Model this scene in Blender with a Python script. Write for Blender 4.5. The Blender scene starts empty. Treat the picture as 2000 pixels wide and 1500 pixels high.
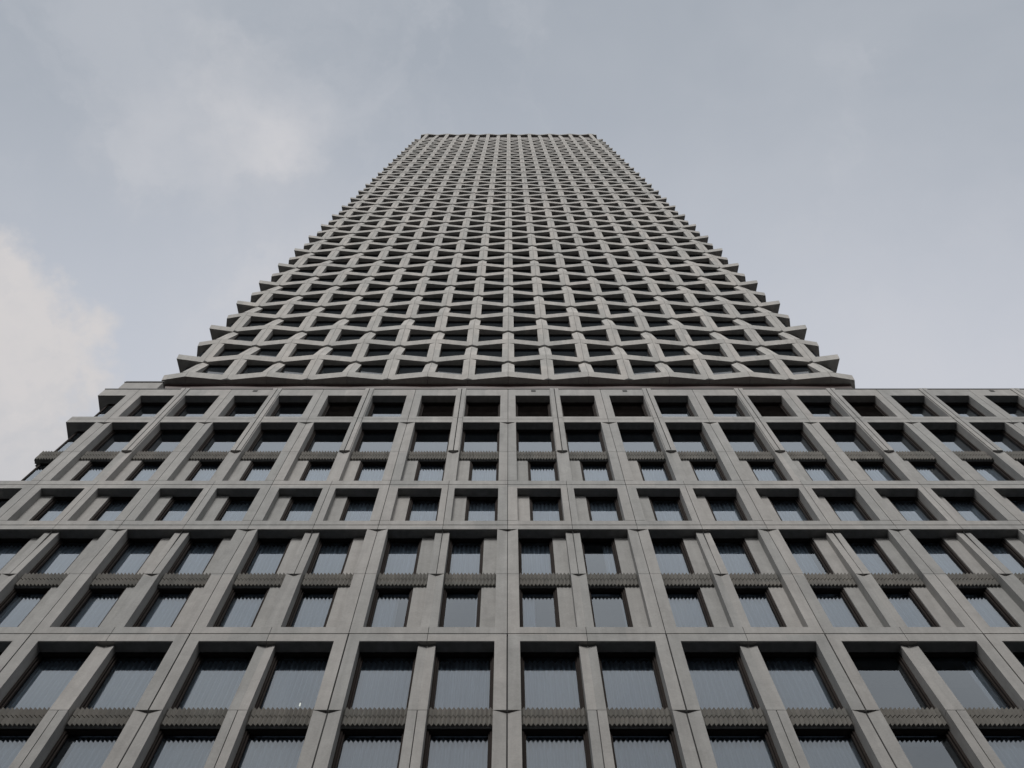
import bpy, math, random
from math import radians, sin, cos, floor
from mathutils import Vector
random.seed(7)
sc = bpy.context.scene
R = math.radians

# ------------------------------------------------------------------ camera
PITCH = 72.85
EYE = 1.6
cam_d = bpy.data.cameras.new("camera")
cam = bpy.data.objects.new("camera", cam_d)
sc.collection.objects.link(cam)
cam_d.sensor_width = 36.0
cam_d.lens = 37.8
cam_d.shift_x = 0.003
cam_d.clip_start = 0.1
cam_d.clip_end = 6000
cam.location = (0.037, 0, EYE)
cam.rotation_euler = (R(90 + PITCH), 0, 0)
sc.camera = cam

# ------------------------------------------------------------------ light
SUN_EL, SUN_AZ = 43.0, 187.0      # azimuth from +Y, clockwise: high and behind the viewer
sd = bpy.data.lights.new("sun", 'SUN')
sd.energy = 2.2
sd.angle = R(16)
sd.color = (1.0, 0.975, 0.945)
sun = bpy.data.objects.new("sun", sd)
sc.collection.objects.link(sun)
sdir = Vector((sin(R(SUN_AZ)) * cos(R(SUN_EL)), cos(R(SUN_AZ)) * cos(R(SUN_EL)), sin(R(SUN_EL))))
sun.rotation_euler = sdir.to_track_quat('Z', 'Y').to_euler()
sun.location = (0, -40, 80)

sc.view_settings.view_transform = 'Standard'
sc.view_settings.look = 'None'
sc.view_settings.gamma = 1.0
sc.view_settings.exposure = 0.0

world = bpy.data.worlds.new("World")
sc.world = world
world.use_nodes = True


class NT:
    """small helper for wiring nodes"""
    def __init__(self, nt):
        self.nt = nt
        nt.nodes.clear()

    def n(self, t, **kw):
        nd = self.nt.nodes.new(t)
        for k, v in kw.items():
            setattr(nd, k, v)
        return nd

    def link(self, a, b):
        self.nt.links.new(a, b)

    def put(self, sock, v):
        if isinstance(v, bpy.types.NodeSocket):
            self.link(v, sock)
        elif v is not None:
            sock.default_value = v

    def math(self, op, a, b=None, c=None, clamp=False):
        nd = self.n('ShaderNodeMath', operation=op)
        nd.use_clamp = clamp
        self.put(nd.inputs[0], a)
        if b is not None: self.put(nd.inputs[1], b)
        if c is not None: self.put(nd.inputs[2], c)
        return nd.outputs[0]

    def vmath(self, op, a, b=None):
        nd = self.n('ShaderNodeVectorMath', operation=op)
        self.put(nd.inputs[0], a)
        if b is not None: self.put(nd.inputs[1], b)
        return nd

    def maprange(self, v, a, b, c, d, smooth=False):
        nd = self.n('ShaderNodeMapRange')
        if smooth: nd.interpolation_type = 'SMOOTHSTEP'
        self.put(nd.inputs[0], v)
        for i, x in enumerate((a, b, c, d)):
            self.put(nd.inputs[i + 1], x)
        return nd.outputs[0]

    def mix(self, f, a, b, blend='MIX'):
        nd = self.n('ShaderNodeMix', data_type='RGBA', blend_type=blend)
        self.put(nd.inputs[0], f)
        self.put(nd.inputs[6], a)
        self.put(nd.inputs[7], b)
        return nd.outputs[2]

    def noise(self, vec, scale, detail=4, rough=0.55, dist=0.0):
        nd = self.n('ShaderNodeTexNoise')
        self.put(nd.inputs['Vector'], vec)
        nd.inputs['Scale'].default_value = scale
        nd.inputs['Detail'].default_value = detail
        nd.inputs['Roughness'].default_value = rough
        nd.inputs['Distortion'].default_value = dist
        return nd.outputs[0]


def C(r, g, b): return (r, g, b, 1.0)


def build_world():
    w = NT(world.node_tree)
    out = w.n('ShaderNodeOutputWorld')
    bg = w.n('ShaderNodeBackground')
    w.link(bg.outputs[0], out.inputs[0])
    sky = w.n('ShaderNodeTexSky', sky_type='NISHITA')
    sky.sun_disc = False
    sky.sun_elevation = R(SUN_EL)
    sky.sun_rotation = R(SUN_AZ)
    sky.air_density = 1.0
    sky.dust_density = 3.0
    sky.ozone_density = 1.0
    tc = w.n('ShaderNodeTexCoord')
    d = tc.outputs['Generated']
    sep = w.n('ShaderNodeSeparateXYZ')
    w.link(d, sep.inputs[0])
    X, Y, Z = sep.outputs
    # veil of high thin cloud, brighter towards the lower sky
    g = w.maprange(Y, -0.08, 0.34, 0.0, 1.0, True)
    veil = w.mix(g, C(.365, .405, .460), C(.60, .63, .70))
    # sky behind the viewer, where the sun stands behind the cloud
    back = w.maprange(Y, -0.06, -0.46, 0.0, 1.0, True)
    veil = w.mix(back, veil, C(.92, .915, .91))
    # slow unevenness
    n0 = w.noise(d, 2.6, 5, .6, .4)
    veil = w.mix(w.maprange(n0, .35, .7, 0, .34), veil, C(.60, .62, .66))
    # cloud banks placed by direction
    warpn = w.n('ShaderNodeTexNoise')
    w.link(d, warpn.inputs['Vector'])
    warpn.inputs['Scale'].default_value = 5.5
    warpn.inputs['Detail'].default_value = 6
    warpn.inputs['Roughness'].default_value = .62
    wv = w.vmath('SUBTRACT', warpn.outputs[1], (.5, .5, .5))
    sc_ = w.n('ShaderNodeVectorMath', operation='SCALE')
    w.link(wv.outputs[0], sc_.inputs[0])
    sc_.inputs['Scale'].default_value = .22
    dw = w.vmath('ADD', d, sc_.outputs[0]).outputs[0]
    th = R(PITCH)

    def direc(px, py):
        v = Vector((0, cos(th), sin(th))) + (px - 994) / 2100 * Vector((1, 0, 0)) + (750 - py) / 2100 * Vector((0, -sin(th), cos(th)))
        return tuple(v.normalized())
    col = veil
    # wispy veil of brighter cloud: a chain of soft patches broken up by fine noise
    fib = w.noise(dw, 4.6, 7, .55, .6)
    fine = w.maprange(fib, .38, .60, .28, 1.0, True)
    veilm = None
    for (px, py, r1, s_) in [
        (450, 120, .065, .50), (430, 220, .075, .65), (500, 300, .090, .85), (420, 330, .095, .60),
        (530, 400, .085, .60), (480, 500, .12, .55), (560, 610, .16, .75), (610, 520, .13, .65),
        (290, 330, .10, .38),
    ]:
        dist = w.vmath('DISTANCE', dw, direc(px, py)).outputs['Value']
        m = w.maprange(dist, 0.0, r1, s_, 0.0, True)
        veilm = m if veilm is None else w.math('MAXIMUM', veilm, m)
    col = w.mix(w.math('MULTIPLY', veilm, fine), col, C(.700, .690, .705))
    # pale patches low on the right
    dist = w.vmath('DISTANCE', dw, direc(1850, 820)).outputs['Value']
    m = w.maprange(dist, .0, .26, .75, 0.0, True)
    col = w.mix(w.math('MULTIPLY', m, w.maprange(fib, .35, .65, .5, 1)), col, C(.70, .70, .735))
    col = w.mix(w.maprange(fib, .47, .68, 0, .30, True), col, C(.600, .615, .655))
    # solid cumulus bank on the left
    dist = w.vmath('DISTANCE', dw, direc(-155, 785)).outputs['Value']
    m = w.maprange(dist, .132, .160, 1.0, 0.0, True)
    body = w.mix(w.maprange(w.noise(dw, 6.0, 6, .6, .5), .33, .68, 0, 1, True), C(.60, .60, .62), C(.72, .69, .68))
    col = w.mix(w.math('MULTIPLY', m, .93), col, body)
    hs = w.n('ShaderNodeHueSaturation')
    hs.inputs['Saturation'].default_value = .55
    hs.inputs['Value'].default_value = .10
    w.link(sky.outputs[0], hs.inputs['Color'])
    allc = w.mix(.12, col, hs.outputs[0])
    # below the horizon: grey city haze
    allc = w.mix(w.maprange(Z, -.05, .12, 1, 0, True), allc, C(.06, .062, .066))
    w.link(allc, bg.inputs[0])
    bg.inputs[1].default_value = 1.0


build_world()


# ------------------------------------------------------------------ materials
def new_mat(name):
    m = bpy.data.materials.new(name)
    m.use_nodes = True
    w = NT(m.node_tree)
    out = w.n('ShaderNodeOutputMaterial')
    return m, w, out


def concrete(name, base, var=.15, cell=(1.8, 2.9), warm=.5, rough=.88, streak=.11):
    m, w, out = new_mat(name)
    p = w.n('ShaderNodeBsdfPrincipled')
    w.link(p.outputs[0], out.inputs[0])
    geo = w.n('ShaderNodeNewGeometry')
    pos = geo.outputs['Position']
    # each cast panel a little different
    cellv = w.vmath('DIVIDE', pos, (cell[0] / 2, 6.0, cell[1]))
    snap = w.vmath('FLOOR', cellv.outputs[0])
    wn = w.n('ShaderNodeTexWhiteNoise', noise_dimensions='3D')
    w.link(snap.outputs[0], wn.inputs['Vector'])
    oi = w.n('ShaderNodeObjectInfo')
    mott = w.noise(pos, 1.7, 6, .62, .6)
    fine = w.noise(pos, 22.0, 4, .6)
    st = w.vmath('MULTIPLY', pos, (5.5, 5.5, .38)).outputs[0]
    stn = w.noise(st, 1.0, 5, .6, .3)
    v = w.math('MULTIPLY_ADD', wn.outputs[0], var, 1 - var / 2)
    v = w.math('MULTIPLY', v, w.math('MULTIPLY_ADD', oi.outputs['Random'], var * .5, 1 - var * .25))
    v = w.math('MULTIPLY', v, w.maprange(mott, .3, .72, .88, 1.09))
    v = w.math('MULTIPLY', v, w.maprange(stn, .3, .7, 1 - streak, 1 + streak * .6))
    v = w.math('MULTIPLY', v, w.maprange(fine, .3, .7, .94, 1.06))
    tint = w.mix(w.math('MULTIPLY', wn.outputs[0], warm), C(*base), C(base[0] * 1.05, base[1] * .985, base[2] * .955))
    vc = w.n('ShaderNodeCombineXYZ')
    for i in range(3): w.link(v, vc.inputs[i])
    colr = w.vmath('MULTIPLY', tint, vc.outputs[0]).outputs[0]
    w.link(colr, p.inputs['Base Color'])
    p.inputs['Roughness'].default_value = rough
    p.inputs['Specular IOR Level'].default_value = .3
    b = w.n('ShaderNodeBump')
    b.inputs['Strength'].default_value = .25
    b.inputs['Distance'].default_value = .01
    w.link(fine, b.inputs['Height'])
    w.link(b.outputs[0], p.inputs['Normal'])
    return m


def plain(name, col, rough=.6, metal=0.0, spec=.5, noisy=.15, scale=6):
    m, w, out = new_mat(name)
    p = w.n('ShaderNodeBsdfPrincipled')
    w.link(p.outputs[0], out.inputs[0])
    geo = w.n('ShaderNodeNewGeometry')
    n = w.noise(geo.outputs['Position'], scale, 4, .6)
    c = w.mix(w.maprange(n, .3, .7, 0, 1), C(*[x * (1 - noisy) for x in col]), C(*[x * (1 + noisy) for x in col]))
    w.link(c, p.inputs['Base Color'])
    p.inputs['Roughness'].default_value = rough
    p.inputs['Metallic'].default_value = metal
    p.inputs['Specular IOR Level'].default_value = spec
    return m


def glass(name, ior=1.75, tint=(.80, .88, .92)):
    m, w, out = new_mat(name)
    fr = w.n('ShaderNodeFresnel')
    fr.inputs[0].default_value = ior
    geo = w.n('ShaderNodeNewGeometry')
    n = w.noise(geo.outputs['Position'], .9, 2, .5)
    b = w.n('ShaderNodeBump')
    b.inputs['Strength'].default_value = .05
    b.inputs['Distance'].default_value = .02
    w.link(n, b.inputs['Height'])
    gl = w.n('ShaderNodeBsdfGlossy')
    # two panes of glass reflect more than one surface
    refl = w.math('SUBTRACT', 1.0, w.math('POWER', w.math('SUBTRACT', 1.0, fr.outputs[0]), 2.6))
    gl.inputs['Roughness'].default_value = .015
    gl.inputs['Color'].default_value = C(.84, .92, 1.0)
    w.link(b.outputs[0], gl.inputs['Normal'])
    tr = w.n('ShaderNodeBsdfTransparent')
    tr.inputs[0].default_value = C(*tint)
    mx = w.n('ShaderNodeMixShader')
    w.link(refl, mx.inputs[0])
    w.link(tr.outputs[0], mx.inputs[1])
    w.link(gl.outputs[0], mx.inputs[2])
    w.link(mx.outputs[0], out.inputs[0])
    return m


M_CON = concrete("pale_precast_concrete", (.300, .300, .292))
M_TOW = concrete("tower_precast_concrete", (.375, .370, .354), var=.14, cell=(1.8, 2.905))
M_COR = concrete("ribbed_dark_concrete", (.175, .171, .158), var=.12, streak=.22)
M_GAP = plain("dark_joint_sealant", (.018, .018, .018), .9, noisy=.1)
M_BRZ = plain("bronze_window_metal", (.022, .017, .015), .85, 0, .12)
M_SHD = plain("head_shade_dark", (.22, .22, .22), .85, 0, .2)  # darker tone standing in for shade under the window heads
M_RED = plain("reddish_brown_metal", (.045, .026, .023), .5, .1, noisy=.3, scale=2)
M_BLK = plain("black_coping_metal", (.02, .021, .022), .4, .3)
M_PAN = plain("dark_brown_louvre_panel", (.115, .102, .098), .7, .1, noisy=.25, scale=3)
M_CEIL = plain("room_ceiling_paint", (.25, .265, .30), .9, noisy=.05)
M_GLS = glass("window_glass", 1.52, (.60, .68, .76))
M_CGL = glass("corner_glass", 1.52, (.86, .90, .93))
M_TGL = plain("dark_tower_glass", (.018, .023, .028), .06, 0, .8, noisy=.1)


def curtain_mat():
    m, w, out = new_mat("sheer_curtain_fabric")
    geo = w.n('ShaderNodeNewGeometry')
    st = w.vmath('MULTIPLY', geo.outputs['Position'], (7.0, 7.0, .10)).outputs[0]
    n = w.noise(st, 1.6, 4, .6)
    c = w.mix(w.maprange(n, .3, .7, 0, 1), C(.62, .65, .68), C(.86, .88, .90))
    d = w.n('ShaderNodeBsdfDiffuse')
    w.link(c, d.inputs[0])
    t = w.n('ShaderNodeBsdfTranslucent')
    w.link(c, t.inputs[0])
    mx = w.n('ShaderNodeMixShader')
    mx.inputs[0].default_value = .25
    w.link(d.outputs[0], mx.inputs[1])
    w.link(t.outputs[0], mx.inputs[2])
    w.link(mx.outputs[0], out.inputs[0])
    return m


M_CUR = curtain_mat()


# ------------------------------------------------------------------ mesh helpers
class MB:
    def __init__(self):
        self.v, self.f, self.mi = [], [], []

    def hexa(self, p, mi=0):
        """p: 8 points, bottom ring 0-3 (counter-clockwise from above), top ring 4-7"""
        b = len(self.v)
        self.v += [tuple(q) for q in p]
        for q in ((0, 3, 2, 1), (4, 5, 6, 7), (0, 1, 5, 4), (1, 2, 6, 5), (2, 3, 7, 6), (3, 0, 4, 7)):
            self.f.append(tuple(b + i for i in q))
            self.mi.append(mi)

    def box(self, x0, x1, y0, y1, z0, z1, mi=0):
        self.hexa([(x0, y0, z0), (x1, y0, z0), (x1, y1, z0), (x0, y1, z0),
                   (x0, y0, z1), (x1, y0, z1), (x1, y1, z1), (x0, y1, z1)], mi)

    def prism(self, pts, z0, z1, mi=0):
        """plan polygon (counter-clockwise from above) extruded"""
        n = len(pts)
        b = len(self.v)
        self.v += [(x, y, z0) for x, y in pts] + [(x, y, z1) for x, y in pts]
        self.f.append(tuple(b + i for i in reversed(range(n)))); self.mi.append(mi)
        self.f.append(tuple(b + n + i for i in range(n))); self.mi.append(mi)
        for i in range(n):
            j = (i + 1) % n
            self.f.append((b + i, b + j, b + n + j, b + n + i)); self.mi.append(mi)

    def mesh(self, name, mats):
        me = bpy.data.meshes.new(name)
        me.from_pydata(self.v, [], self.f)
        for m in (mats if isinstance(mats, (list, tuple)) else [mats]):
            me.materials.append(m)
        if any(self.mi):
            me.polygons.foreach_set('material_index', self.mi)
        me.update()
        return me


def put(name, me, parent=None, loc=(0, 0, 0), rz=0.0, **props):
    o = bpy.data.objects.new(name, me)
    sc.collection.objects.link(o)
    o.parent = parent
    o.location = loc
    if rz: o.rotation_euler.z = rz
    for k, v in props.items():
        o[k] = v
    return o


# ------------------------------------------------------------------ ground
g = MB(); g.box(-1500, 1500, -1500, 1500, -.5, 0)
put("ground", g.mesh("ground", plain("grey_city_ground", (.035, .035, .034), .9, scale=.05)), kind='structure')
g = MB(); g.box(-80, 80, 2.0, 12.0, .004, .13)
put("pavement", g.mesh("pavement", plain("grey_paving", (.08, .078, .075), .9, scale=3)), kind='structure')
g = MB(); g.box(-80, 80, -12, 1.9, .004, .02)
put("road", g.mesh("road", plain("road_asphalt", (.05, .05, .052), .9, scale=8)), kind='structure')

# unseen block added behind the viewer to shade the lower storeys
ob = put("shading_block", None, None, (0, -26, 0), label="unseen grey block with dark windows, added across the street to shade the facade", category="building")
g = MB(); g.box(-70, 70, -8, 8, .02, 36)
put("wall", g.mesh("wall", concrete("shading_block_grey", (.12, .117, .112))), ob)
g = MB()
for r_ in range(10):
    for c_ in range(46):
        g.box(-69 + c_ * 3.0, -67.2 + c_ * 3.0, 8.0, 8.03, 1.6 + r_ * 3.3, 3.6 + r_ * 3.3)
put("window", g.mesh("window", plain("shading_block_glass", (.03, .035, .04), .1)), ob, kind='stuff')

# ------------------------------------------------------------------ podium building
B = 1.8           # bay width
D = 12.61         # facade plane in front of the viewer
GL = .38          # glass plane behind the facade plane
E = EYE           # heights below are measured from eye level
HW = {'M': .285, 'm': .195}    # half widths of wide piers and slim mullions
XL = -15.77       # left corner
K0, K1 = -8, 14   # column lines, even ones carry the wide piers

podium = put("podium_building", None, None, (0, D, 0),
             label="pale grey precast concrete podium building with square window grid and ribbed bands below the tower",
             category="building")


def pier_mesh(nm, kind, h, bot, top, joint, fins=False):
    """front face folded: bot/top = (centre recess, edge recess)"""
    hw = HW[kind]
    m = MB()
    g_ = .009 if joint == 1 else (.016 if joint == 2 else 0)
    if fins:
        gi, wi = .016, .165
        for s in (-1, 1):
            xs = sorted((s * gi, s * wi))
            m.box(xs[0], xs[1], top[1] - .045, 0, 0, h)
    for s in (-1, 1):
        xc, xe = s * g_, s * hw
        ptsb = [(xc, bot[0], 0), (xe, bot[1], 0), (xe, GL, 0), (xc, GL, 0)]
        ptst = [(xc, top[0], h), (xe, top[1], h), (xe, GL, h), (xc, GL, h)]
        if s < 0:
            ptsb = [ptsb[1], ptsb[0], ptsb[3], ptsb[2]]
            ptst = [ptst[1], ptst[0], ptst[3], ptst[2]]
        if fins:
            ptsb = [(x, max(y, .0), z) for x, y, z in ptsb]
        m.hexa(ptsb + ptst)
    if g_:
        m.box(-g_, g_, .05, GL - .01, 0.004, h - .004, 1)
    return m.mesh(nm, [M_CON, M_GAP])


# rows: piers run z0..z1 ; dict per kind (z0, z1, bottom, top, joint, fins)
F = (0, 0)
V = (.056, .0)
ROWS = [
    dict(M=(15.60, 18.675, F, V, 2, 0), m=(15.90, 18.675, F, F, 1, 0)),
    dict(M=(18.69, 21.634, F, F, 2, 0), m=(18.69, 21.33, F, (.125, .09), 0, 0)),
    dict(M=(21.668, 24.575, F, F, 1, 0), m=(21.94, 24.575, F, V, 0, 0)),
    dict(M=(24.59, 27.25, F, V, 1, 0), m=(24.59, 27.25, F, (.10, .09), 1, 0)),
    dict(M=(27.538, 30.444, F, F, 1, 0), m=(27.80, 30.17, F, F, 1, 0)),
    dict(M=(30.476, 33.295, F, F, 1, 0), m=(30.76, 33.295, F, V, 0, 0)),
    dict(M=(33.31, 36.25, F, V, 1, 0), m=(33.31, 36.58, F, F, 2, 1)),
    dict(M=(36.605, 40.13, F, F, 1, 0), m=(36.605, 40.16, F, F, 2, 1)),
]


def distance_key(k, z):   # how large a bay shows from the street: nearer first
    return (k * B) ** 2 + (D ** 2) + z ** 2


# piers and mullions
for kind, pname in (('M', 'pier'), ('m', 'mullion')):
    for r in ROWS:
        z0, z1, bo, to, jo, fi = r[kind]
        me = pier_mesh(pname, kind, z1 - z0, bo, to, jo, bool(fi))
        for k in range(K0, K1 + 1):
            if (k % 2 == 0) == (kind == 'M'):
                put(pname, me, podium, (k * B, 0, z0 + E))

def visible(k, z):
    """is a bay in the field of view at all"""
    d = D * cos(R(PITCH)) + z * sin(R(PITCH))
    px = 994 + 2100 * ((k + .5) * B) / d
    return -110 < px < 2110


# beams: (z0, z1, stops at the wide pier?, stops at the slim mullion?)
JG = .006
BEAMS = [
    ('sill_beam', 15.60, 15.90, True, False),
    ('lintel', 21.33, 21.634, True, False),
    ('sill_beam', 21.668, 21.94, True, False),
    ('lintel', 27.25, 27.502, False, False),
    ('sill_beam', 27.538, 27.80, True, False),
    ('lintel', 30.17, 30.444, True, False),
    ('sill_beam', 30.476, 30.76, True, False),
    ('lintel', 36.25, 36.58, False, True),
    ('sill_beam', 36.605, 36.86, True, True),
    ('lintel', 39.37, 40.13, True, True),
]
BACK = 1.2
beam_rest = {'lintel': MB(), 'sill_beam': MB()}
for nm, z0, z1, stopM, stopm in BEAMS:
    a = HW['M'] if stopM else JG
    b_ = HW['m'] if stopm else JG
    ml, mr = MB(), MB()
    ml.box(a, B - b_, 0.0, BACK, 0, z1 - z0)
    mr.box(b_, B - a, 0.0, BACK, 0, z1 - z0)
    for k in range(K0, K1):
        if not visible(k, z0):
            xa, xb = (a, b_) if k % 2 == 0 else (b_, a)
            beam_rest[nm].box(k * B + xa, (k + 1) * B - xb, 0.0, BACK, z0, z1)
    ml = ml.mesh(nm, M_CON); mr = mr.mesh(nm, M_CON)
    for k in range(K0, K1):
        if visible(k, z0): put(nm, ml if k % 2 == 0 else mr, podium, (k * B, 0, z0 + E))
    # cantilevered end of the beam that turns the corner
    me = MB()
    x0, x1 = XL, K0 * B - a
    me.box(x0, x1, 0, BACK, 0, z1 - z0)
    me.box(x0, x0 + BACK, BACK, 18, 0, z1 - z0)
    put(nm, me.mesh(nm, M_CON), podium, (0, 0, z0 + E))

for nm, mb_ in beam_rest.items():
    if mb_.v: put(nm, mb_.mesh(nm, M_CON), podium, (0, 0, E), kind='stuff')

# thin joint lines across the wide piers
m = MB(); m.box(-HW['M'] * .95, HW['M'] * .95, -.0025, .01, -.006, .006)
me = m.mesh("joint", M_GAP)
for z in (27.83, 30.80):
    for k in range(K0, K1 + 1, 2):
        put("joint", me, podium, (k * B, 0, z + E))


# ribbed spandrel panels between the double storeys
def ribbed(x0, x1, h, y0=.0, amp=.064, pitch=.0915, depth=None, closed_left=False):
    n = max(1, round((x1 - x0) / pitch))
    p = (x1 - x0) / n
    m = MB()
    dep = depth or GL - .03
    hh = h / 2 - .009
    for lvl, dz in ((0, 0), (1, h / 2 + .009)):
        pts = []
        for i in range(n):
            xa = x0 + i * p
            pts += [(xa, y0 + amp), (xa + p / 2, y0)]
        pts.append((x1, y0 + amp))
        off = -.006 if lvl else .002
        pts = [(x, y + off) for x, y in pts]
        # strips of quads keep the polygon convex
        for a, c in zip(pts[:-1], pts[1:]):
            m.hexa([(a[0], a[1], dz), (c[0], c[1], dz), (c[0], dep, dz), (a[0], dep, dz),
                    (a[0], a[1], dz + hh), (c[0], c[1], dz + hh), (c[0], dep, dz + hh), (a[0], dep, dz + hh)])
    m.box(x0 + .01, x1 - .01, y0 + amp + .02, dep, hh - .01, h / 2 + .016, 1)
    return m


RIBS = [(18.46, 19.00), (24.34, 24.93), (33.11, 33.76)]
RY = .15          # the ribs sit back from the facade plane
for z0, z1 in RIBS:
    h = z1 - z0
    a, b_ = HW['M'] + .004, HW['m'] + .004
    m1 = ribbed(a, B - b_, h, y0=RY).mesh("ribbed_panel", [M_COR, M_GAP])
    m2 = ribbed(b_, B - a, h, y0=RY).mesh("ribbed_panel", [M_COR, M_GAP])
    for k in range(K0, K1):
        put("ribbed_panel", m1 if k % 2 == 0 else m2, podium, (k * B, 0, z0 + E))
    # corner piece with ribs on both faces
    mm = ribbed(XL + RY + .02, K0 * B - HW['M'], h, y0=RY)
    side = ribbed(0.0, 17.4, h, y0=RY, depth=.36)
    b0 = len(mm.v)
    for x, y, z in side.v:
        mm.v.append((XL + y, 17.61 - x, .004 + z * .985))     # turned to face left
    mm.f += [tuple(b0 + i for i in q) for q in side.f]
    mm.mi += side.mi
    put("ribbed_panel", mm.mesh("ribbed_panel", [M_COR, M_GAP]), podium, (0, 0, z0 + E))

# windows ------------------------------------------------------------
INF = .365        # width of the solid infill beside some windows


def frame_mesh(w_, h, l0=0.0, l1=None, ly=.012):
    m = MB()
    # added darker strip that deepens the shade under the head of the opening
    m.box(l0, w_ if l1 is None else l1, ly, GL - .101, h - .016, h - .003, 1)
    t, y0, y1 = .055, GL - .10, GL + .03
    m.box(0, t, y0, y1, 0, h)
    m.box(w_ - t, w_, y0, y1, 0, h)
    m.box(t, w_ - t, y0, y1, 0, .06)
    m.box(t, w_ - t, y0, y1, h - .06, h)
    # inner sash, stepped back
    s = t + .035
    m.box(t, s, GL - .05, y1 - .004, .06, h - .06)
    m.box(w_ - s, w_ - t, GL - .05, y1 - .004, .06, h - .06)
    return m.mesh("window", [M_BRZ, M_SHD])


def pane_mesh(w_, h, mat=None):
    m = MB()
    b = [(0.09, GL, .06), (w_ - .09, GL, .06), (w_ - .09, GL, h - .06), (0.09, GL, h - .06)]
    m.v = b; m.f = [(0, 1, 2, 3)]; m.mi = [0]
    return m.mesh("glass", mat or M_GLS)


def curtain_mesh(w_, h, seed):
    rnd = random.Random(seed)
    n = int(w_ / .012)
    m = MB()
    ph, pitch = rnd.random() * 6, rnd.uniform(.10, .125)
    for i in range(n + 1):
        x = w_ * i / n
        y = .045 * sin(2 * math.pi * x / pitch + ph + .9 * sin(x * 5 + ph)) + .012 * sin(x * 17 + ph * 2)
        m.v += [(x, GL + .14 + y, .02), (x + .004 * sin(x * 30), GL + .14 + y * .75, h - .02)]
    for i in range(n):
        m.f.append((2 * i, 2 * i + 2, 2 * i + 3, 2 * i + 1)); m.mi.append(0)
    me = m.mesh("curtain", M_CUR)
    for p in me.polygons: p.use_smooth = True
    return me


def louvre_mesh(w_, h):
    m = MB()
    n = 16
    for i in range(n):
        z = .06 + (h - .12) * i / n
        m.hexa([(.09, GL - .02, z), (w_ - .09, GL - .02, z), (w_ - .09, GL + .02, z + .02), (.09, GL + .02, z + .02),
                (.09, GL - .01, z + .03), (w_ - .09, GL - .01, z + .03), (w_ - .09, GL + .03, z + (h - .12) / n), (.09, GL + .03, z + (h - .12) / n)])
    m.box(.09, w_ - .09, GL + .03, GL + .05, .06, h - .06)
    return m.mesh("louvre_panel", M_PAN)


# (z0, z1, infill side, curtains)
WROWS = [
    (15.90, 18.46, 0, 'full'),
    (19.00, 21.33, 0, 'full'),
    (21.94, 24.34, 1, 'full'),
    (24.93, 27.25, 1, 'full'),
    (27.80, 30.17, -1, 'full'),
    (30.76, 33.11, -1, 'full'),
    (33.76, 36.25, 0, 'none'),
    (36.86, 39.37, 0, 'none'),
]
# curtain drawn over (from, to) part of the window, otherwise all of it
DRAWN = {
    (2, -2): (0, .62), (2, -1): (.86, 1), (2, 0): (0, .42), (2, 1): (.86, 1), (2, 3): (0, 1),
    (3, 1): (.66, 1), (1, 3): (.16, 1), (1, 4): None, (1, 5): (.76, 1), (0, 2): (0, 1), (0, 4): None,
    (0, 6): (.3, 1), (3, 4): (0, .8), (4, 6): (.2, 1), (5, 7): (0, .7), (0, -5): (.2, 1),
}
LOUVRE = {-4, -2, -1, 0, 1, 2, 5, 7}
cache = {}


def cached(key, fn):
    if key not in cache: cache[key] = fn()
    return cache[key]


infill_specs = []
wins = []
for r, (z0, z1, inf, cu) in enumerate(WROWS):
    for k in range(K0, K1):
        a = HW['M'] if k % 2 == 0 else HW['m']
        b_ = HW['m'] if k % 2 == 0 else HW['M']
        x0, x1 = a, B - b_
        if inf > 0:
            infill_specs.append((k, z0, z1, x1 - INF, x1)); x1 -= INF
        elif inf < 0:
            infill_specs.append((k, z0, z1, x0, x0 + INF)); x0 += INF
        wins.append((distance_key(k + .5, (z0 + z1) / 2), r, k, x0, x1, z0, z1, cu))
for k, z0, z1, xa, xb in infill_specs:
    me = cached(('inf', round(xb - xa, 3), round(z1 - z0, 3)), lambda: (lambda m: (m.box(0, xb - xa, .24, GL, 0, z1 - z0), m.mesh("infill_panel", M_CON))[1])(MB()))
    put("infill_panel", me, podium, (k * B + xa, 0, z0 + E))

wins.sort(key=lambda t: t[0])
rest = dict(frame=MB(), glass=MB())


def add_mesh_to(mb, me, off):
    b = len(mb.v)
    for v in me.vertices:
        mb.v.append((v.co.x + off[0], v.co.y + off[1], v.co.z + off[2]))
    for p in me.polygons:
        mb.f.append(tuple(b + i for i in p.vertices)); mb.mi.append(p.material_index)


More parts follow.
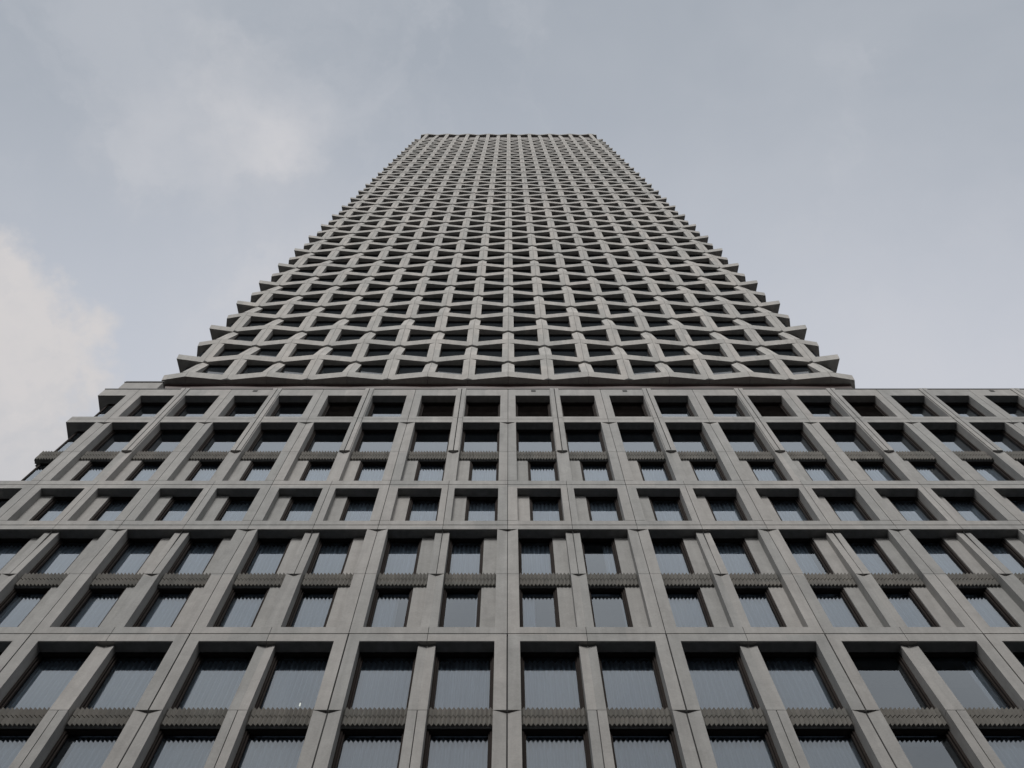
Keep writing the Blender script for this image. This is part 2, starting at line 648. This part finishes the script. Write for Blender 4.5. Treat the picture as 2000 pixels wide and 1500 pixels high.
stuff_curtain = MB()
cnt = 0
for _, r, k, x0, x1, z0, z1, cu in wins:
    w_, h = x1 - x0, z1 - z0
    inf_ = WROWS[r][2]
    ribbed_above = z1 in (18.46, 24.34, 33.11)
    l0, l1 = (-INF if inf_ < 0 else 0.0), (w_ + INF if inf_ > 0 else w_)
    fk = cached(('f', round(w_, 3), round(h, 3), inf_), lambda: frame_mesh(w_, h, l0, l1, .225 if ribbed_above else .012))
    gk = cached(('g', round(w_, 3), round(h, 3)), lambda: pane_mesh(w_, h))
    loc = (k * B + x0, 0, z0 + E)
    cur = None
    if cu == 'full' or (r, k) in DRAWN:
        rng = DRAWN.get((r, k), (0, 1))
        if rng:
            cw = (rng[1] - rng[0]) * w_
            sd_ = (r * 7 + k * 3) % 5
            cur = (cached(('c', round(cw, 3), round(h, 3), sd_), lambda: curtain_mesh(cw, h, sd_)), rng[0] * w_)
    louv = r == 7 and k in LOUVRE
    if (cnt < 92 and visible(k, z0)) or louv:
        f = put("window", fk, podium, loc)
        if louv:
            put("louvre_panel", cached(('l', round(w_, 3), round(h, 3)), lambda: louvre_mesh(w_, h)), f)
            cnt -= 1
            f['label'] = "window opening filled with dark brown panel"
        else:
            put("glass", gk, f)
            if cur: put("curtain", cur[0], f, (cur[1], 0, 0))
        cnt += 1
    else:
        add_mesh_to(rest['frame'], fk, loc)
        add_mesh_to(rest['glass'], gk, loc)
        if cur: add_mesh_to(stuff_curtain, cur[0], (loc[0] + cur[1], 0, loc[2]))
wf = put("window", rest['frame'].mesh("window", [M_BRZ, M_SHD]), podium, kind='stuff')
put("glass", rest['glass'].mesh("glass", M_GLS), wf, kind='stuff')
if stuff_curtain.v:
    me = stuff_curtain.mesh("curtain", M_CUR)
    for p in me.polygons: p.use_smooth = True
    put("curtain", me, wf, kind='stuff')

# glazed corner at the left end, wrapping round to the side
for r, (z0, z1, inf, cu) in enumerate(WROWS):
    xa, xb = XL + GL, K0 * B - HW['M']
    cg, cf = MB(), MB()
    cg.v = [(xa, GL, z0), (xb, GL, z0), (xb, GL, z1), (xa, GL, z1), (xa, GL, z0), (xa, 18, z0), (xa, 18, z1), (xa, GL, z1)]
    cg.f = [(0, 1, 2, 3), (4, 7, 6, 5)]; cg.mi = [0, 0]
    cf.box(xa - .03, xa + .03, GL - .03, GL + .03, z0, z1)
    cf.box(xa + .03, xb, GL - .03, GL + .03, z1 - .06, z1)
    o = put("corner_window", cf.mesh("corner_window", M_BRZ), podium, (0, 0, E))
    put("glass", cg.mesh("glass", M_CGL), o)
# piers along the left side wall
sp = MB()
for j in range(0, 9):
    yy = 1.37 + j * B
    hw = HW['M'] if j % 2 == 0 else HW['m']
    for z0, z1 in ((15.6, 21.64), (21.668, 27.51), (27.538, 30.45), (30.476, 36.58), (36.6, 40.13)):
        sp.box(XL + .003, XL + GL - .06, yy - hw, yy + hw, z0, z1)
put("side_pier", sp.mesh("side_pier", M_CON), podium, (0, 0, E), label="row of concrete piers on the left side wall")

# floor slabs, ceilings and the inner wall
for z0, z1 in ((15.45, 15.88), (18.5, 18.95), (21.40, 21.90), (24.4, 24.85), (27.3, 27.75), (30.2, 30.7), (33.15, 33.7), (36.3, 36.8), (39.4, 39.9)):
    m = MB(); m.box(XL + 1.5, K1 * B, GL + .35, 7.0, 0, z1 - z0)
    put("floor_slab", m.mesh("floor_slab", M_CEIL), podium, (0, 0, z0 + E))
m = MB(); m.box(XL + 1.6, K1 * B, 7.05, 17.5, 15.6 + E, 39.9 + E)
put("inner_wall", m.mesh("inner_wall", M_CEIL), podium)
# lower storeys, below the picture
m = MB(); m.box(XL, K1 * B, .02, 18, 0, 15.585 + E)
put("base_wall", m.mesh("base_wall", M_CON), podium)

# dark backing behind the horizontal joints
jm = MB()
for z in (21.651, 27.521, 30.461, 36.595):
    jm.box(XL + .04, K1 * B, .04, .36, z - .012, z + .012)
put("joint", jm.mesh("joint", M_GAP), podium, (0, 0, E))

# roof edge: coping, roof, raised parapet at the left, drainage slots
m = MB(); m.box(XL - .01, K1 * B, -.02, .28, 0, .045)
put("coping", m.mesh("coping", M_BLK), podium, (0, 0, 40.16 + E))
m = MB(); m.box(XL + .01, K1 * B, .3, 18, 0, .15)
put("roof", m.mesh("roof", M_CON), podium, (0, 0, 39.98 + E))
m = MB()
m.box(-15.50, -13.95, .16, .50, 0, 1.38)
pz = 40.20
par = put("parapet", m.mesh("parapet", M_CON), podium, (0, 0, pz + E))
m = MB(); m.box(-15.52, -13.93, .13, .52, 1.38, 1.415); m.box(-15.49, -13.95, .15, .5, 1.50, 1.54)
put("coping", m.mesh("coping", M_BLK), par)
m = MB(); m.box(0, .18, -.004, .02, 0, .22)
me = m.mesh("drain_slot", M_GAP)
for x in (-9.93, .90, 4.46, 18.76):
    put("drain_slot", me, podium, (x, 0, 39.82 + E))

# ------------------------------------------------------------------ tower
DT = 13.84
NB = 8
HALF = 8.67 * B          # half width at the mean plane
AMP = .086
ST = 2.905
Z0 = 45.90               # underside of the lowest band
BH = .57
TILT = .055              # the band face leans outwards towards its top edge
GT = .36                 # glass behind the mean plane
NF = 47
CROWN = 11.8

tower = put("tower", None, None, (0, DT + HALF, 0),
            label="tall slender concrete tower with zigzag precast grid rising above the podium to the flat top",
            category="skyscraper")


def dep(k, i):
    """distance in front of the mean plane of column line k at band i"""
    return AMP if (k + i) % 2 == 0 else -AMP


def rot4(pt, q):
    x, y = pt
    for _ in range(q):
        x, y = y, -x
    return x, y


def turned(mb, src, q):
    b = len(mb.v)
    for x, y, z in src.v:
        xx, yy = rot4((x, y), q)
        mb.v.append((xx, yy, z))
    mb.f += [tuple(b + i for i in f) for f in src.f]
    mb.mi += src.mi


def band_side(i):
    m = MB()
    j = .007
    e = dep(NB + 1, i)          # corner offset follows the pattern
    cx = HALF + e
    for k in range(-NB, NB):
        xa, xb = k * B + j, (k + 1) * B - j
        ya, yb = -HALF - dep(k, i), -HALF - dep(k + 1, i)
        m.hexa([(xa, ya + TILT, 0), (xb, yb + TILT, 0), (xb, -HALF + GT + .15, 0), (xa, -HALF + GT + .15, 0),
                (xa, ya, BH), (xb, yb, BH), (xb, -HALF + GT + .15, BH), (xa, -HALF + GT + .15, BH)])
    for s in (-1, 1):
        xa, xb = s * (NB * B + j), s * cx
        inner = s * (HALF - GT - .15)
        p = [(xa, -HALF - dep(NB, i)), (xb - s * .004, -HALF - e - 0.0), (inner, -HALF + GT + .15), (xa, -HALF + GT + .15)]
        if s < 0: p = [p[1], p[0], p[3], p[2]]
        p0 = [(x - s * (TILT if abs(abs(x) - cx) < .02 else 0), y + (TILT if y < -HALF + .2 else 0)) for x, y in p]
        m.hexa([(x, y, 0) for x, y in p0] + [(x, y, BH) for x, y in p])
    m.box(-NB * B, NB * B, -HALF + .12, -HALF + GT + .13, .01, BH - .01, 1)
    return m


ring = {}
for par_ in (0, 1):
    full = MB()
    s = band_side(par_)
    for q in range(4): turned(full, s, q)
    ring[par_] = full.mesh("spandrel_band", [M_TOW, M_GAP])
for i in range(NF + 1):
    put("spandrel_band", ring[i % 2], tower, (0, 0, Z0 + i * ST + E))
put("spandrel_band", ring[(NF + 1) % 2], tower, (0, 0, Z0 + NF * ST + CROWN + E), label="topmost zigzag band crowning the tower")

PH = .288


def pillar(h, back, edge_top):
    """back=True leans back going up (projecting foot, set-back head)"""
    m = MB()
    a, b = (AMP, -AMP - TILT) if back else (-AMP, AMP - TILT)
    slope = 2 * AMP / B * PH
    fe = a - slope if back else a + slope * .6
    te = b - edge_top
    g_ = .007
    for s in (-1, 1):
        pb = [(s * g_, -a, 0), (s * PH, -fe, 0), (s * (PH - .03), GT, 0), (s * g_, GT, 0)]
        pt = [(s * g_, -b + (.02 if back else .001), h), (s * PH, -te, h), (s * (PH - .03), GT, h), (s * g_, GT, h)]
        if s < 0:
            pb = [pb[1], pb[0], pb[3], pb[2]]; pt = [pt[1], pt[0], pt[3], pt[2]]
        m.hexa(pb + pt)
    m.box(-g_, g_, .06 + AMP, GT - .01, .004, h - .004, 1)
    return m


OPN = ST - BH
pm = {True: pillar(OPN, True, .11), False: pillar(OPN, False, .055)}
pmesh = {k: v.mesh("pillar", [M_TOW, M_GAP]) for k, v in pm.items()}
cm = {True: pillar(CROWN - BH, True, .11), False: pillar(CROWN - BH, False, .055)}


def frame_t(w_, h):
    m = MB()
    y0, y1, t = GT - .06, GT + .04, .05
    m.box(0, t, y0, y1, 0, h); m.box(w_ - t, w_, y0, y1, 0, h)
    m.box(t, w_ - t, y0, y1, 0, t); m.box(t, w_ - t, y0, y1, h - t, h)
    return m


tw = B - 2 * PH + .06
tf = frame_t(tw, OPN)
tfm = tf.mesh("window", M_BRZ)
gm = MB(); gm.box(.05, tw - .05, GT, GT + .02, .05, OPN - .05)
tgm = gm.mesh("glass", M_TGL)

front_p, front_w = [], []
for i in range(NF):
    for k in range(-NB, NB + 1):
        front_p.append((i, k))
    for k in range(-NB, NB):
        front_w.append((i, k))
key = lambda t: t[0] * 1000 + abs(t[1] + .01)
front_p.sort(key=key); front_w.sort(key=key)
stp, stf, stg = MB(), MB(), MB()


def add(mb, src, x, y, z, q=0):
    b = len(mb.v)
    for vx, vy, vz in src.v:
        xx, yy = rot4((vx + x, vy + y), q)
        mb.v.append((xx, yy, vz + z))
    mb.f += [tuple(b + i for i in f) for f in src.f]
    mb.mi += src.mi


for n, (i, k) in enumerate(front_p):
    z = Z0 + i * ST + BH
    back = dep(k, i) > 0
    if n < 100:
        put("pillar", pmesh[back], tower, (k * B, -HALF, z + E))
    else:
        add(stp, pm[back], k * B, -HALF, z)
for n, (i, k) in enumerate(front_w):
    z = Z0 + i * ST + BH
    if n < 100:
        f = put("window", tfm, tower, (k * B + PH - .03, -HALF, z + E))
        put("glass", tgm, f)
    else:
        add(stf, tf, k * B + PH - .03, -HALF, z)
        add(stg, gm, k * B + PH - .03, -HALF, z)
for q in range(4):
    for i in range(NF):
        if q == 0: continue
        for k in range(-NB, NB + 1):
            add(stp, pm[dep(k, i) > 0], k * B, -HALF, Z0 + i * ST + BH, q)
    for k in range(-NB, NB + 1):
        add(stp, cm[dep(k, NF) > 0], k * B, -HALF, Z0 + NF * ST + BH, q)
put("pillar", stp.mesh("pillar", [M_TOW, M_GAP]), tower, (0, 0, E), kind='stuff')
wf = put("window", stf.mesh("window", M_BRZ), tower, (0, 0, E), kind='stuff')
put("glass", stg.mesh("glass", M_TGL), wf, kind='stuff')
# glazed core behind the grid (end bays and sides) and the red-brown recess wall under it
m = MB()
c = HALF - GT - .05
m.box(-c, c, -c, c, Z0 + .5, Z0 + NF * ST)
put("glazed_core", m.mesh("glazed_core", M_TGL), tower, (0, 0, E))
m = MB()
c = HALF - GT
m.box(-c, c, -c, c, 40.0, Z0 - .16)
c = HALF - GT + .05
m.box(-c, c, -c, c, Z0 - .155, Z0 - .005)
put("recess_wall", m.mesh("recess_wall", M_RED), tower, (0, 0, E), label="reddish brown wall set back under the lowest band")
m = MB()
c = HALF - .50
zt = Z0 + NF * ST
m.box(-c, c, -c, c, zt, zt + CROWN + .35)
put("crown_wall", m.mesh("crown_wall", M_PAN), tower, (0, 0, E))
m = MB()
c = HALF - .36
for q in range(4):
    t_ = MB(); t_.box(-c + .01, c - .01, -c, -c + .25, zt + 5.6, zt + 6.15)
    turned(m, t_, q)
put("crown_beam", m.mesh("crown_beam", M_TOW), tower, (0, 0, E))

# small lamp glimpsed in one window
m = MB()
m.prism([(.016 * cos(a), .016 * sin(a)) for a in [i * math.pi / 5 for i in range(10)]], 0, .08)
m.prism([(.012 * cos(a), .012 * sin(a)) for a in [i * math.pi / 5 for i in range(10)]], .10, .16, 1)
lm, w, out = new_mat("warm_lamp_glow")
em = w.n('ShaderNodeEmission'); em.inputs[0].default_value = C(1, .9, .7); em.inputs[1].default_value = 1.1
w.link(em.outputs[0], out.inputs[0])
put("lamp", m.mesh("lamp", [lm, M_BRZ]), None, (-4.34, D + GL + .065, 19.5 + E),
    label="tiny warm lit lamp at the foot of a curtained window in the lower left", category="lamp")
